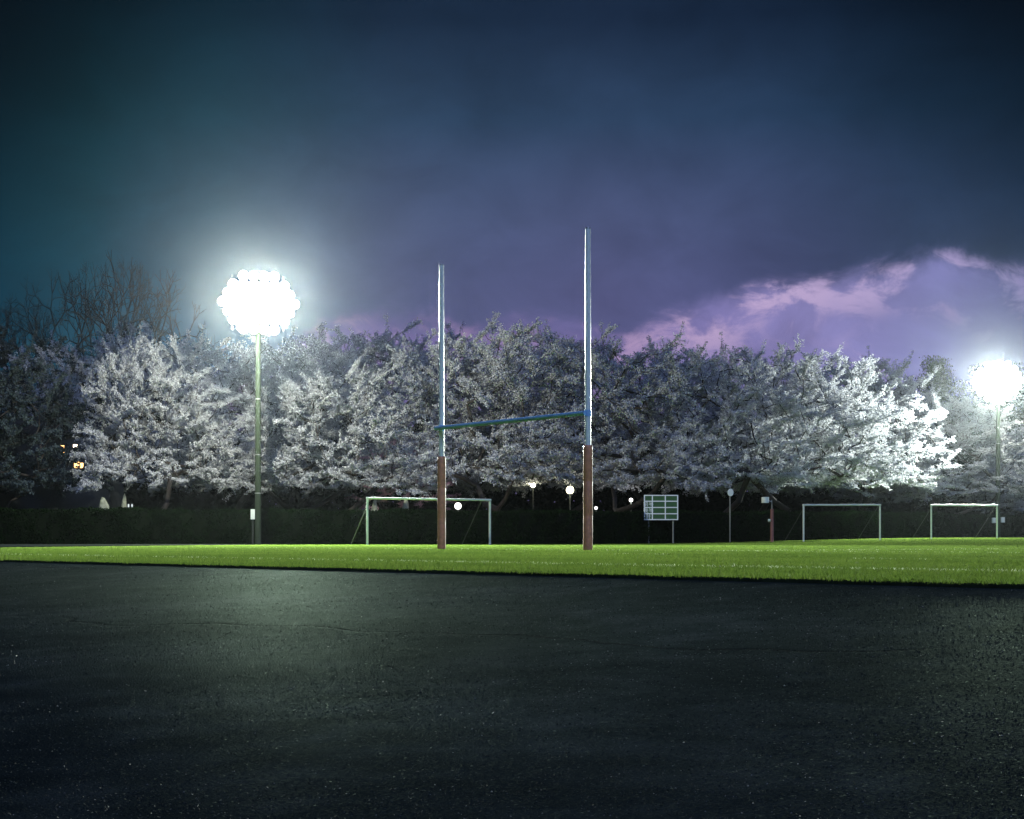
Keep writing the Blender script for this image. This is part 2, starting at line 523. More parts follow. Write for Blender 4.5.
rng = np.random.default_rng(3)
gx, gy = scatter(5200, 6.5, 155, rng)
E = esd(gx, gy); Tt = (gx - P0[0]) * EDGE[0] + (gy - P0[1]) * EDGE[1]
keep = (E > 0.012 + 0.03 * np.sin(Tt * 7.3) * np.sin(Tt * 2.9) - 0.03 * rng.random(len(gx))) & (gy < hedge_y(gx) - 0.5) & ~on_track(gx, gy)
gx, gy, E, Tt = gx[keep], gy[keep], E[keep], Tt[keep]
d = gy
hgt = (0.015 + 0.014 * rng.random(len(d))) * (1 + 0.004 * d)
tall = rng.random(len(d)) < 0.012
hgt[tall] *= 1.4
wid = 0.0032 * np.maximum(d / 7, 1.0) ** 0.9
wob = 0.03 * np.sin(Tt * 0.9)
is_line = (np.abs(E - 2.45 - wob) < 0.034) | (np.abs(E - 16.55) < 0.045) | ((np.abs(Tt + 14.3) < 0.07) & (E > 16.5)) \
    | ((np.abs(E - 7.6) < 0.05) & ((np.abs(Tt + 3.4) < 0.5))) | ((np.abs(E - 9.9) < 0.05) & (np.abs(Tt + 9.6) < 0.6))
is_line &= rng.random(len(d)) < 0.92
V, Fq = blades(gx[~is_line], gy[~is_line], hgt[~is_line], wid[~is_line], 0.5, rng)
tag(mesh_np("grass", V, Fq, M_grass), label="short bright green turf covering the pitch", cat="grass", kind="stuff")
V, Fq = blades(gx[is_line], gy[is_line], hgt[is_line] * 1.04, wid[is_line] * 1.2, 0.5, rng)
tag(mesh_np("white_line", V, Fq, M_line), kind="structure")

# ------------------------------------------------------------------ rugby goal
GL = Vector((-1.745, 37.6, 0)); GR = Vector((1.66, 33.2, 0))
goal = empty("rugby_goal", (GL + GR) / 2)
tag(goal, "tall white H-shaped rugby goal with red-brown padded posts and skylight-blue crossbar", "rugby goal")
mid = (GL + GR) / 2
for P in (GL, GR):
    q = P - mid
    up = tube_obj("upright", [(q.x, q.y, 2.2), (q.x, q.y, 3.4), (q.x, q.y, 7.03)], [0.066, 0.066, 0.058], M_white, goal, 24)
    tube_obj("end_cap", [(q.x, q.y, 7.03), (q.x, q.y, 7.065)], [0.062, 0.05], M_galv, up, 20)
    pad = bmesh.new()
    prof = [(0.085, -0.02), (0.098, 0.01), (0.104, 0.06), (0.103, 0.75), (0.100, 0.76), (0.104, 0.77), (0.104, 1.51), (0.100, 1.52), (0.104, 1.53), (0.103, 2.24), (0.095, 2.29), (0.07, 2.30)]
    lathe(pad, prof, 28, origin=(q.x, q.y, 0))
    bm_obj("post_pad", pad, M_pad, goal, True)
    cl = tube_obj("clamp", [(q.x, q.y, 2.93), (q.x, q.y, 3.07)], 0.076, M_bluebar, goal, 20)
a, b = GL - mid, GR - mid
u = (b - a).normalized()
side = Vector((0, 0, 0))
tube_obj("crossbar", [tuple(a - u * 0.12 + Vector((0, 0, 3.0)) + Vector((-NRM[0], -NRM[1], 0)) * 0.10),
                      tuple(b + u * 0.02 + Vector((0, 0, 3.0)) + Vector((-NRM[0], -NRM[1], 0)) * 0.10)], 0.052, M_bluebar, goal, 20)


# ------------------------------------------------------------------ football goals
def football_goal(x0, y0, x1, y1, label, stays, depth=1.6):
    z0, z1 = float(rise(x0, y0)), float(rise(x1, y1))
    g = empty("football_goal", (x0, y0, z0))
    tag(g, label, "goal", "football goals along the hedge")
    dx, dy, dz = x1 - x0, y1 - y0, z1 - z0
    L = math.hypot(dx, dy); nx, ny = -dy / L, dx / L
    r = 0.06
    tube_obj("post", [(0, 0, -0.02), (0, 0, 2.38)], r, M_goal, g)
    tube_obj("post", [(dx, dy, dz - 0.02), (dx, dy, dz + 2.38)], r, M_goal, g)
    tube_obj("crossbar", [(-dx / L * r, -dy / L * r, 2.44), (dx + dx / L * r, dy + dy / L * r, dz + 2.44)], r, M_goal, g)
    for t in stays:
        px, py, pz = dx * t, dy * t, dz * t
        tube_obj("stay", [(px, py, 2.38 + pz), (px + nx * depth - dx / L * .35, py + ny * depth - dy / L * .35, pz + 0.03)], 0.022, M_dark, g, 8)
    return g


football_goal(-7.5, 78.7, -1.2, 82.4, "white football goal frame standing behind the tall rugby goal", (0.02, 0.93))
football_goal(19.4, 101.0, 25.45, 105.0, "white football goal frame between the red-brown post and the open end of the hedge", (0.02, 0.98))
football_goal(30.1, 109.0, 36.1, 113.0, "farthest white football goal frame, its end reaching the floodlight pole at the right", (0.02, 0.98))

# ------------------------------------------------------------------ floodlights
LIGHT_COL = (0.90, 1.0, 0.90)


def floodlight(x, y, H, aim, rad, label, cols, rows, pitch_m, boxes):
    z0 = float(rise(x, y))
    f = empty("floodlight_mast", (x, y, z0), 0)
    tag(f, label, "floodlight", "floodlight masts beside the hedge")
    tube_obj("pole", [(0, 0, -0.05), (0, 0, H * .5), (0, 0, H - 0.2)], [rad, rad * .86, rad * .68], M_conc, f, 24)
    for hh in (H * .21, H * .37, H * .6):
        k = rad * (1 - .32 * hh / H) + .012
        tube_obj("band", [(0, 0, hh), (0, 0, hh + .07)], k, M_galv, f, 24)
    az = math.atan2(aim[1] - y, aim[0] - x)           # direction the bank faces
    head = empty("lamp_bank", (0, 0, H)); head.parent = f
    head.rotation_euler = (0, 0, az + math.pi / 2)     # local -Y faces the aim
    rows = len(cols)
    W = (max(cols) - 1) * pitch_m
    bm = bmesh.new()
    for r_ in range(rows):
        z = (r_ - (rows - 1) / 2) * pitch_m * .87
        add_box(bm, (0, 0, z), ((cols[r_] - 1) * pitch_m + .7, .09, .09))
    for s in (-1, 1):
        add_box(bm, (s * W * .36, .093, 0), (.08, .09, (rows - 1) * pitch_m * .87 + .1))
    add_box(bm, (0, .20, -.1), (.22, .12, (rows - 1) * pitch_m * .87 + .1))
    bm_obj("frame", bm, M_galv, head)
    for r_ in range(rows):
        for c_ in range(cols[r_]):
            cx = (c_ - (cols[r_] - 1) / 2) * pitch_m
            cz = (r_ - (rows - 1) / 2) * pitch_m * .87
            bm = bmesh.new()
            lathe(bm, [(.08, .10), (.13, .07), (.22, -.04), (.295, -.20), (.305, -.24), (.305, -.265), (.295, -.266)], 24, 'Y')
            hs = bm_obj("lamp_housing", bm, M_galv, head, True)
            hs.location = (cx, -.26, cz); hs.rotation_euler = (R(14), 0, 0)
            bm = bmesh.new()
            lathe(bm, [(.30, -.268), (.30, -.285), (.20, -.31), (.03, -.32)], 24, 'Y')
            bm_obj("lens", bm, M_lens, hs, True)
    for (bx, bz, sx, sz, m) in boxes:
        box_obj("control_box", (bx, -.05, bz), (sx, .22, sz), m, f, 0.015)
    return f, Vector((x, y, z0 + H)), az


LX, LY = at_px(258, 93.0), 93.0
RX, RY = at_px(998, 145.0), 145.0
FL, LPOS, LAZ = floodlight(LX, LY, 14.8, (2, 30), 0.20, "concrete floodlight mast with glaring lamps beside the brightly lit white cherry tree", (4, 6, 7, 8, 7, 6, 4), 7, 0.62,
                           [(-.30, 1.85, .26, .62, M_box)])
box_obj("conduit", (-.31, -.05, .76), (.1, .12, 1.5), M_dark, FL, .01)
FR, RPOS, RAZ = floodlight(RX, RY, 15.0, (6, 40), 0.24, "farther floodlight mast with glaring lamps rising past the end of the cherry row", (4, 6, 7, 8, 7, 6, 4), 7, 0.62,
                           [(-.42, 1.7, .34, .5, M_box), (.44, 1.75, .34, .5, M_box)])


def light(name, typ, loc, energy, col, parent_pos=None, **kw):
    l = bpy.data.lights.new(name, typ); l.energy = energy; l.color = col
    for k, v in kw.items(): setattr(l, k, v)
    o = bpy.data.objects.new(name, l); COL.objects.link(o); o.location = loc
    return o


def beam(pos, aim, energy, size, blend=0.9, rad=0.9):
    d = (Vector(aim) - pos); fwd = Vector((d.x, d.y, 0)).normalized()
    o = light("beam_light", 'SPOT', pos + fwd * 0.95, energy, LIGHT_COL, spot_size=R(size), spot_blend=blend, shadow_soft_size=rad)
    o.rotation_euler = d.to_track_quat('-Z', 'Y').to_euler()
    o.visible_camera = False if False else True
    return o


K = 1.0
beam(LPOS, (-8, 65, 0), 1050000 * K, 70, 1.0)
beam(RPOS, (26, 106, 0), 950000 * K, 62, 1.0)
# unseen point lights hung off the banks add their spill on the trees
light("added_spill_light", 'POINT', LPOS + Vector((0.3, -5.0, -1.0)), 19000 * K, (0.97, 1.0, 0.83), shadow_soft_size=0.0)
light("added_spill_light", 'POINT', RPOS + Vector((0.8, -2.8, -2.9)), 2500 * K, (0.97, 1.0, 0.83), shadow_soft_size=0.0)


# ------------------------------------------------------------------ trees
def tubes_np(segs, nside):
    """segs: list of (p0, p1, r0, r1) -> verts, quads"""
    S = np.array([np.r_[a, b, r0, r1] for a, b, r0, r1 in segs], float)
    A, B, r0, r1 = S[:, :3], S[:, 3:6], S[:, 6], S[:, 7]
    t = B - A; t /= np.maximum(np.linalg.norm(t, axis=1, keepdims=True), 1e-6)
    ref = np.where(np.abs(t[:, 2:3]) > .9, np.array([[1., 0, 0]]), np.array([[0, 0, 1.]]))
    u = np.cross(ref, t); u /= np.linalg.norm(u, axis=1, keepdims=True)
    w = np.cross(t, u)
    ang = 2 * np.pi * np.arange(nside) / nside
    c, s = np.cos(ang), np.sin(ang)
    off = u[:, None] * c[None, :, None] + w[:, None] * s[None, :, None]
    V = np.concatenate([A[:, None] + off * r0[:, None, None], B[:, None] + off * r1[:, None, None]], 1)
    n = len(S); base = (np.arange(n) * 2 * nside)[:, None]
    k = np.arange(nside); k2 = (k + 1) % nside
    Fq = np.stack([base + k, base + k2, base + nside + k2, base + nside + k], -1).reshape(-1, 4)
    return V.reshape(-1, 3), Fq


def cards(C, size, rng, squash=0.8):
    n = len(C)
    a = rng.normal(size=(n, 3)); a /= np.linalg.norm(a, axis=1, keepdims=True)
    b = rng.normal(size=(n, 3)); b -= a * (a * b).sum(1, keepdims=True); b /= np.linalg.norm(b, axis=1, keepdims=True)
    a = a * (size * .5)[:, None]; b = b * (size * .5 * squash)[:, None]
    V = np.stack([C + a, C + b * .9 + a * .1, C - a, C - b * .9 - a * .1], 1)
    return V.reshape(-1, 3), np.arange(n * 4).reshape(n, 4)


def crown_points(rng, n, W, H, z0, sep, lobes=5, inner=0.5, blk=2.0):
    """clump centres in the outer part of an uneven dome"""
    ph = rng.uniform(0, 2 * np.pi, (lobes, 2)); am = rng.uniform(.02, .075, lobes)
    out = []
    tries = 0
    while len(out) < n and tries < n * 80:
        tries += 1
        v = rng.normal(size=3); v /= np.linalg.norm(v)
        if v[2] < -0.35: continue
        az = math.atan2(v[1], v[0]); el = math.asin(v[2])
        k = 1 + sum(am[i] * math.sin((i + 2) * az + ph[i, 0]) * math.cos((i + 1) * el + ph[i, 1]) for i in range(lobes))
        rr = k * (inner + (1 - inner) * rng.random() ** .55)
        v = v / (np.sum(np.abs(v) ** blk) ** (1 / blk))
        zc = z0 + (H - z0) * .30
        p = np.array([v[0] * W / 2 * rr, v[1] * W / 2 * rr, zc + v[2] * rr * ((H - zc) if v[2] > 0 else (zc - z0) * 1.25)])
        if p[2] < z0 * .8: continue
        if any(np.sum(((p - q) * np.array([1, 1, 1.35])) ** 2) < sep * sep for q in out): continue
        out.append(p)
    return np.array(out)


def skeleton(rng, targets, trunk_h, lean, tip=0.022, expo=2.25, wig=0.18):
    nodes = [np.zeros(3)]; par = [-1]
    top = None
    nseg = 4
    for i in range(1, nseg + 1):
        t = i / nseg
        nodes.append(np.array([lean[0] * t * t, lean[1] * t * t, trunk_h * t]) + np.r_[rng.normal(size=2) * .06, 0])
        par.append(len(nodes) - 2)
    fork = nodes[-1]
    order = np.argsort(np.linalg.norm(targets - fork, axis=1))
    ends = []
    for ti in order:
        p = targets[ti]
        N = np.array(nodes)
        dist = np.linalg.norm(N - p, axis=1)
        depth = np.linalg.norm(N - fork, axis=1)
        cost = dist + 0.35 * depth * 0 + np.where(N[:, 2] > p[2] + .3, (N[:, 2] - p[2]) * .9, 0)
        cost[:nseg - 1] += 50
        j = int(np.argmin(cost))
        a = nodes[j]; L = dist[j]; m = max(2, int(L / 1.1))
        prev = j
        for s in range(1, m + 1):
            t = s / m
            q = a + (p - a) * t
            q = q + np.array([0, 0, -.10 * L * math.sin(math.pi * t)]) if p[2] > a[2] + .3 * L else q + np.array([0, 0, .08 * L * math.sin(math.pi * t)])
            if s < m: q = q + rng.normal(size=3) * wig * min(1, L / 3)
            nodes.append(q); par.append(prev); prev = len(nodes) - 1
        ends.append(prev)
    load = np.zeros(len(nodes))
    for e in ends: load[e] += tip ** expo
    for i in range(len(nodes) - 1, 0, -1): load[par[i]] += load[i]
    rad = np.maximum(load, 1e-9) ** (1 / expo)
    segs = []
    for i in range(1, len(nodes)):
        r0 = min(rad[par[i]], rad[i] * 1.25)
        if par[i] == 0: r0 = rad[i] * 1.5
        segs.append((nodes[par[i]], nodes[i], r0, rad[i]))
    dirs = np.array([nodes[e] - nodes[par[e]] for e in ends])
    return segs, np.array([nodes[e] for e in ends]), dirs


def sprays(rng, ends, ctr, z0, H, k, per, size, thick=.055):
    """flat feathery boughs: a bent rib with side twigs, flowers packed along all of them"""
    tw = []; B = []; S = []
    for e in ends:
        out = e - ctr; out /= np.linalg.norm(out)
        hi = np.clip((e[2] - z0) / (H - z0), 0, 1)
        v = out + rng.normal(size=3) * np.array([.45, .45, .30])
        v[2] = v[2] * (.50 + .10 * hi ** 2) + .06 * hi - .10 * (1 - hi)
        v /= np.linalg.norm(v)
        L = rng.uniform(1.5, 2.9) * k
        sidev = np.cross(v, [0, 0, 1.0]); sidev /= np.linalg.norm(sidev)
        nrm = np.cross(sidev, v)
        sidev = sidev + nrm * rng.normal() * .22
        droop = rng.uniform(-.10, .26) * (1 - .6 * hi)
        base = e - v * L * .45
        def rib(t): return base + v * L * t + np.array([0, 0, -droop * L * t * t])
        pts = [rib(t) for t in (0, .33, .66, 1)]
        for i in range(3): tw.append((pts[i], pts[i + 1], .022 - .006 * i, .016 - .005 * i))
        lines = [(rib(0.12), rib(.6)), (rib(.55), rib(1.02))]
        for _ in range(rng.integers(9, 15)):
            t = rng.uniform(.08, .92); sgn = rng.choice((-1, 1))
            ang = rng.uniform(.45, 1.15)
            d = v * math.cos(ang) + sidev * sgn * math.sin(ang) + nrm * rng.normal() * .38
            d[2] += .10 * hi
            l = rng.uniform(.35, 1.0) * (1.1 - .55 * t) * k
            p = rib(t); q = p + d * l
            tw.append((p, q, .010, .005)); lines.append((p, q))
        if rng.random() < .22 * hi:
            p = rib(.9); q = p + (v * .5 + np.array([0, 0, rng.uniform(.3, .9)]) + rng.normal(size=3) * .2) * .8 * k
            tw.append((p, q, .010, .004)); lines.append((p, q))
        dens = per * rng.uniform(.65, 1.25)
        for p, q in lines:
            l = np.linalg.norm(q - p); m = max(3, int(dens * l))
            t = rng.random(m)[:, None]
            c = p + (q - p) * t + rng.normal(size=(m, 3)) * thick * np.array([1.25, 1.25, .9])
            B.append(c); S.append(rng.uniform(size[0], size[1], m))
    return tw, np.concatenate(B), np.concatenate(S)


def cherry_mesh(seed, H=13.0, W=14.0, z0=1.9, trunk_h=2.0, n=260, per=66, size=(.06, .125)):
    rng = np.random.default_rng(seed)
    T = crown_points(rng, n, W * .86, H - .5, z0, W * .064, inner=.42, blk=3.1)
    lean = rng.normal(size=2) * .5
    segs, ends, dirs = skeleton(rng, T, trunk_h, lean, tip=.017)
    ctr = np.array([0, 0, z0 + (H - z0) * .12])
    tw, C, S = sprays(rng, ends, ctr, z0, H, W / 14, per, size)
    V1, F1 = tubes_np(segs, 7); V2, F2 = tubes_np(tw, 3)
    Vt = np.concatenate([V1, V2]); Ft = np.concatenate([F1, F2 + len(V1)])
    Vb, Fb = cards(C, S, rng)
    return Vt, Ft, Vb, Fb


def make_tree(name, data, bark, leaf, crown="crown"):
    root = empty(name, (0, 0, 0))
    mesh_np("trunk", data[0], data[1], bark, root, True)
    if data[2] is not None:
        mesh_np(crown, data[2], data[3], leaf, root)
    return root


H0 = 13.0
protos = [make_tree("cherry_tree", cherry_mesh(s), M_bark, M_blos) for s in (11, 23, 37, 51)]
used = set()


def place_cherry(v, px, d, top_px, w_px, label, rz=0.0, group="white blossoming cherry trees behind the hedge", proto=None):
    x = at_px(px, d)
    z = float(rise(x, d))
    Ht = (541.3 - top_px) / F * d + CAM_Z - z
    Wt = w_px * 1.17 / F * d
    src = protos[v] if proto is None else proto
    if src.name in used: o = copy_tree(src)
    else: o = src; used.add(src.name)
    o.location = (x, d, z)
    o.rotation_euler = (0, 0, rz)
    o.scale = (Wt / 14.0, Wt / 14.0, Ht / 13.0)
    tag(o, label, "cherry tree", group)
    return o


# front row
place_cherry(0, 158, 105, 342, 150, "brightly lit white cherry tree in front of the bare trees, beside the floodlight mast", 0.4)
place_cherry(1, 335, 105, 358, 168, "brightest lit white cherry tree with low spreading boughs behind the floodlight mast", 2.1)
place_cherry(2, 490, 110, 322, 190, "tall white cherry tree rising between the two rugby uprights", 1.0)
place_cherry(3, 610, 113, 338, 190, "blue-grey cherry tree behind the taller rugby upright", 3.3)
place_cherry(0, 708, 118, 346, 180, "dim cherry tree above the round sign on its thin pole", 4.4)
place_cherry(1, 800, 122, 350, 180, "dim cherry tree above the second football goal frame", 5.2)
place_cherry(2, 858, 144, 364, 150, "cherry tree lit on one flank, next to the bright sloping one by the far floodlight", 0.2)
place_cherry(3, 945, 153, 398, 185, "pale lit low cherry tree sloping down to the far floodlight mast", 1.7)
place_cherry(0, 1050, 162, 440, 150, "low cherry tree behind the far floodlight mast, lowest of the row", 2.6)
# back row, filling the mass
place_cherry(1, 235, 120, 338, 190, "hazy blue cherry tree right behind the glare of the near floodlight", 1.2)
place_cherry(3, 385, 122, 332, 190, "blue cherry tree rising behind the brightest one, left of the rugby goal", 4.0)
place_cherry(0, 555, 126, 334, 180, "second-row cherry tree peering over the crossbar beside the taller upright", 5.6)
place_cherry(2, 655, 130, 345, 180, "second-row cherry tree above the green scoreboard", 2.8)
place_cherry(1, 760, 134, 356, 180, "second-row cherry tree filling the dip between the dim ones above the far goals", 0.9)
place_cherry(0, 850, 140, 360, 170, "second-row cherry tree behind the one lit on one flank", 3.9)
place_cherry(3, 105, 128, 335, 190, "second-row blue cherry tree under the crown of the bare trees", 0.1)
dk = make_tree("broadleaf_tree", cherry_mesh(91, n=200, size=(.10, .2), per=46), M_bark, M_dusk)
DG = "dim-coloured trees at the shaded end of the row"
place_cherry(0, -2, 107, 345, 165, "dim-coloured leafy tree at the shaded end of the row, just beside the lit windows", 3.7, DG, dk)
place_cherry(0, -70, 106, 345, 170, "dim-coloured leafy tree cut by the edge of the photo at the shaded end", 5.0, DG, dk)
place_cherry(0, -15, 127, 322, 190, "dim-coloured second-row tree in the corner under the half-hidden leafless one", 2.2, DG, dk)
place_cherry(3, 305, 117, 338, 180, "second-row blue cherry tree filling the gap behind the brightest low-boughed one", 1.5)
place_cherry(2, 450, 119, 334, 170, "second-row cherry tree just behind the shorter rugby upright", 4.9)
pk = make_tree("pink_cherry_tree", cherry_mesh(77, n=80), M_bark, M_pink)
place_cherry(0, 402, 114, 425, 95, "small pink cherry tree glimpsed under the white ones behind the football goal", 0, "pink cherry trees", pk)


# bare trees
def bare_mesh(seed):
    """a winter crown: forks again and again into a fan of fine twigs (about 20 high, 13 wide)"""
    rng = np.random.default_rng(seed)
    segs, fine = [], []
    def grow(p, d, L, r, lev):
        n = 3 if lev < 5 else 2
        q = p
        for i in range(n):
            d = d + rng.normal(size=3) * .09 + np.array([0, 0, .05]); d /= np.linalg.norm(d)
            q2 = q + d * L / n
            (segs if r > .03 else fine).append((q, q2, r * (1 - .12 * i), r * (1 - .12 * (i + 1))))
            if lev >= 2 and rng.random() < .85:
                s_ = d + rng.normal(size=3) * .7; s_ /= np.linalg.norm(s_)
                fine.append((q2, q2 + s_ * L * .45, max(.011, r * .35), .007))
            q = q2
        if lev >= 8 or L < .35: return
        k = 2 if rng.random() < .68 or lev == 0 else 3
        a0 = rng.uniform(0, 6.28)
        for j in range(k):
            a = a0 + j * 6.28 / k + rng.normal() * .35
            u = np.cross(d, [math.cos(a), math.sin(a), .3]); u /= np.linalg.norm(u)
            sp_ = rng.uniform(.36, .74) + (.06 if lev > 2 else 0)
            d2 = d * math.cos(sp_) + u * math.sin(sp_)
            grow(q, d2, L * rng.uniform(.68, .86), max(.015, r * (.75 if k == 2 else .63)), lev + 1)
    grow(np.zeros(3), np.array([rng.normal() * .08, 0, 1.0]), 5.4, .36, 0)
    V1, F1 = tubes_np(segs, 7); V2, F2 = tubes_np(fine, 3)
    z = np.percentile(V2[:, 2], 98.5); w = np.percentile(V2[:, 0], 98) - np.percentile(V2[:, 0], 2)
    f = np.array([13.0 / w, 13.0 / w, 20.0 / z])
    return V1 * f, F1, V2 * f, F2


def bare_tree(seed, px, d, top_px, w_px, label, src=None):
    x = at_px(px, d)
    if src is None:
        o = make_tree("bare_tree", bare_mesh(seed), M_bark2, M_bark2)
    else: o = copy_tree(src)
    o.location = (x, d, 0); o.rotation_euler = (0, 0, seed)
    Ht = (541.3 - top_px) / F * d
    Wt = w_px / F * d
    o.scale = (Wt / 13, Wt / 13, Ht / 20)
    tag(o, label, "tree", "leafless trees above the blossom")
    return o


b1 = bare_tree(5, 100, 138, 258, 165, "tallest leafless tree reaching above the blossom at the shaded end of the row")
b2 = bare_tree(9, 152, 134, 282, 130, "leafless tree nearest the floodlight glare, standing over the blossom")
bare_tree(2, 52, 140, 285, 120, "leafless tree with leaning fork just beside the tallest one", b2)
bare_tree(4, 2, 140, 305, 130, "leafless tree half out of the photo at the dark edge", b1)


# dark evergreens at the far right
def ever_mesh(seed, H=14.0, W=10.0):
    rng = np.random.default_rng(seed)
    T = crown_points(rng, 130, W, H, 2.0, W * .085, inner=.4)
    segs, ends, dirs = skeleton(rng, T, 3.0, rng.normal(size=2) * .3)
    C = []
    for e in ends:
        m = rng.integers(420, 620)
        C.append(e + np.clip(rng.normal(size=(m, 3)), -1.7, 1.7) * np.array([.62, .62, .42]))
    C = np.concatenate(C)
    V, Fq = cards(C, rng.uniform(.10, .22, len(C)), rng)
    V1, F1 = tubes_np(segs, 6)
    return V1, F1, V, Fq


ev = make_tree("evergreen_tree", ever_mesh(4), M_bark, M_ever)
for i, (px, d, tp, w, lab) in enumerate([
        (935, 178, 366, 90, "dark evergreen tree showing its top over the pale cherry slope"),
        (1002, 182, 372, 100, "dark evergreen tree standing straight behind the far floodlight glare"),
        (1065, 180, 380, 100, "dark evergreen tree beyond the far floodlight at the edge of the photo")]):
    o = ev if i == 0 else copy_tree(ev)
    x = at_px(px, d); z = float(rise(x, d))
    o.location = (x, d, z); o.rotation_euler = (0, 0, i * 2.1)
    o.scale = (w / F * d / 10, w / F * d / 10, (541.3 - tp) / F * d / 14)
    tag(o, lab, "tree", "dark evergreens beyond the far floodlight")

# ------------------------------------------------------------------ hedge
rng = np.random.default_rng(21)
hx = np.linspace(-88, 88, 353)
hy = hedge_y(hx)
hz = rise(hx, hy)
HT, HW = 2.15, 1.1
tang = np.stack([np.gradient(hx), np.gradient(hy)], -1); tang /= np.linalg.norm(tang, axis=1, keepdims=True)
hn = np.stack([tang[:, 1], -tang[:, 0]], -1)          # towards the camera
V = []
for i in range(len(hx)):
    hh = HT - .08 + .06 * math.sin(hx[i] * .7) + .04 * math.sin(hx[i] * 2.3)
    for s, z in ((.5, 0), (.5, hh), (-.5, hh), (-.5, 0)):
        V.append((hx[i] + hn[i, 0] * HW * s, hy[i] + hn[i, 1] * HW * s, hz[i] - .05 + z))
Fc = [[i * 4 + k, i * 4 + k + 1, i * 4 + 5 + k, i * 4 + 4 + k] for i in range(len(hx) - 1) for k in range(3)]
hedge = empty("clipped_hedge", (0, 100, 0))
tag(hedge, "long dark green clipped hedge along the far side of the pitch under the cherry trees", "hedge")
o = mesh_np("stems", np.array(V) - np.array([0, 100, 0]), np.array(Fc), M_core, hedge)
n = 320000
xi = rng.uniform(-70, 88, n)
yi = hedge_y(xi); zi = rise(xi, yi)
ii = np.clip(((xi + 88) / 176 * 352).astype(int), 0, 352)
f = rng.random(n)
top = f < .22
off = np.where(top, rng.uniform(-.5, .5, n) * HW, .5 * HW + rng.normal(size=n) * .06)
zz = np.where(top, HT - .05 + rng.normal(size=n) * .07 + .06 * np.sin(xi * .7) + .04 * np.sin(xi * 2.3), rng.random(n) * HT)
lump = .07 * np.sin(xi * 2.1 + zz * 2) + .05 * np.sin(xi * 5.3 - zz * 3)
C = np.stack([xi + hn[ii, 0] * (off + lump), yi + hn[ii, 1] * (off + lump) - 100, zi + zz], -1)
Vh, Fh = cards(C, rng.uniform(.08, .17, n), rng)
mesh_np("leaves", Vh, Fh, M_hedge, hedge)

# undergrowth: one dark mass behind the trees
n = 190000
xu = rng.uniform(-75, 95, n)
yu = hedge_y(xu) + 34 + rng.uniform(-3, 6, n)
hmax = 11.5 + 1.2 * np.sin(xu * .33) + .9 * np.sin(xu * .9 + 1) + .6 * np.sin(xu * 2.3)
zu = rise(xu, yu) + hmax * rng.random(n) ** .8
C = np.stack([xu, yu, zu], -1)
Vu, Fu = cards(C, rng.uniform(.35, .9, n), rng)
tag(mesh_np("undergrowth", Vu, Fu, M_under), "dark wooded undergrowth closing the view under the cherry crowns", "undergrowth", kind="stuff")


# ------------------------------------------------------------------ small things under the trees
def lamp_post(px, py, d, r, mat, energy, label, col):
    x = at_px(px, d); z0 = float(rise(x, d)); H = CAM_Z + (541.3 - py) / F * d - z0
    p = empty("path_lamp", (x, d, z0))
    tag(p, label, "path lamp", "lamps under the cherry trees")
    tube_obj("post", [(0, 0, -.05), (0, 0, .6), (0, 0, H - r - .08)], [.07, .055, .04], M_dark, p, 12)
    bm = bmesh.new()
    prof = [(max(.02, r * math.sin(math.pi * k / 12)), -r * math.cos(math.pi * k / 12)) for k in range(13)]
    lathe(bm, prof, 20, origin=(0, 0, H))
    bm_obj("globe", bm, mat, p, True)
    bm = bmesh.new()
    lathe(bm, [(.05, H - r - .09), (.09, H - r - .05), (.10, H - r + .02)], 16)
    bm_obj("collar", bm, M_dark, p, True)
    if energy:
        light("lamp_light", 'POINT', (x - .1, d - r - .25, z0 + H), energy, col, shadow_soft_size=.1)
    return p


YEL = (1.0, .95, .65)
lamp_post(533, 485, 111.5, .19, M_lamp, 50, "glowing globe lamp behind the hedge beside the leaning dark trunk", YEL)
lamp_post(570, 490, 111.0, .28, M_lamp, 110, "brightest globe lamp behind the hedge close to the taller rugby upright's pad", YEL)
lamp_post(631, 500, 122, .15, M_lamp2, 150, "small white globe lamp left of the green scoreboard", (1, 1, 1))
lamp_post(596, 508, 116, .12, M_lamp2, 40, "tiny white globe lamp just above the hedge right of the taller rugby upright", (1, 1, 1))
lamp_post(458, 506, 108, .24, M_lamp2, 120, "low pale pink globe lamp above the hedge inside the football goal frame", (1, .85, .8))

# scoreboard
sx0, sd = at_px(661, 104.0), 104.0
sz = float(rise(sx0, sd))
sb = empty("scoreboard", (sx0, sd, sz))
tag(sb, "green scoreboard with white grid and lettering, on two legs by the hedge", "scoreboard")
s = sd / F
zt, zb = CAM_Z + (541.3 - 495) * s - sz, CAM_Z + (541.3 - 520) * s - sz
wd = 34 * s
box_obj("panel", (0, 0, (zt + zb) / 2), (wd, .06, zt - zb), M_board, sb)
xs = [-wd / 2 + .03, -wd / 2 + wd * .245, -wd / 2 + wd * .625, wd / 2 - .03]
bm = bmesh.new()
for x in xs: add_box(bm, (x, -.045, (zt + zb) / 2), (.075, .03, zt - zb))
rows = [zb + (zt - zb) * k / 4 for k in range(5)]
for k, z in enumerate(rows):
    z = min(max(z, zb + .03), zt - .03)
    add_box(bm, (0, -.047, z), (wd - .012, .03, .07))
bm_obj("grid", bm, M_white, sb)
for x in (-wd * .36, wd * .36):
    tube_obj("leg", [(x, .08, -.05), (x, .08, zt - .1)], .05, M_galv, sb, 12)
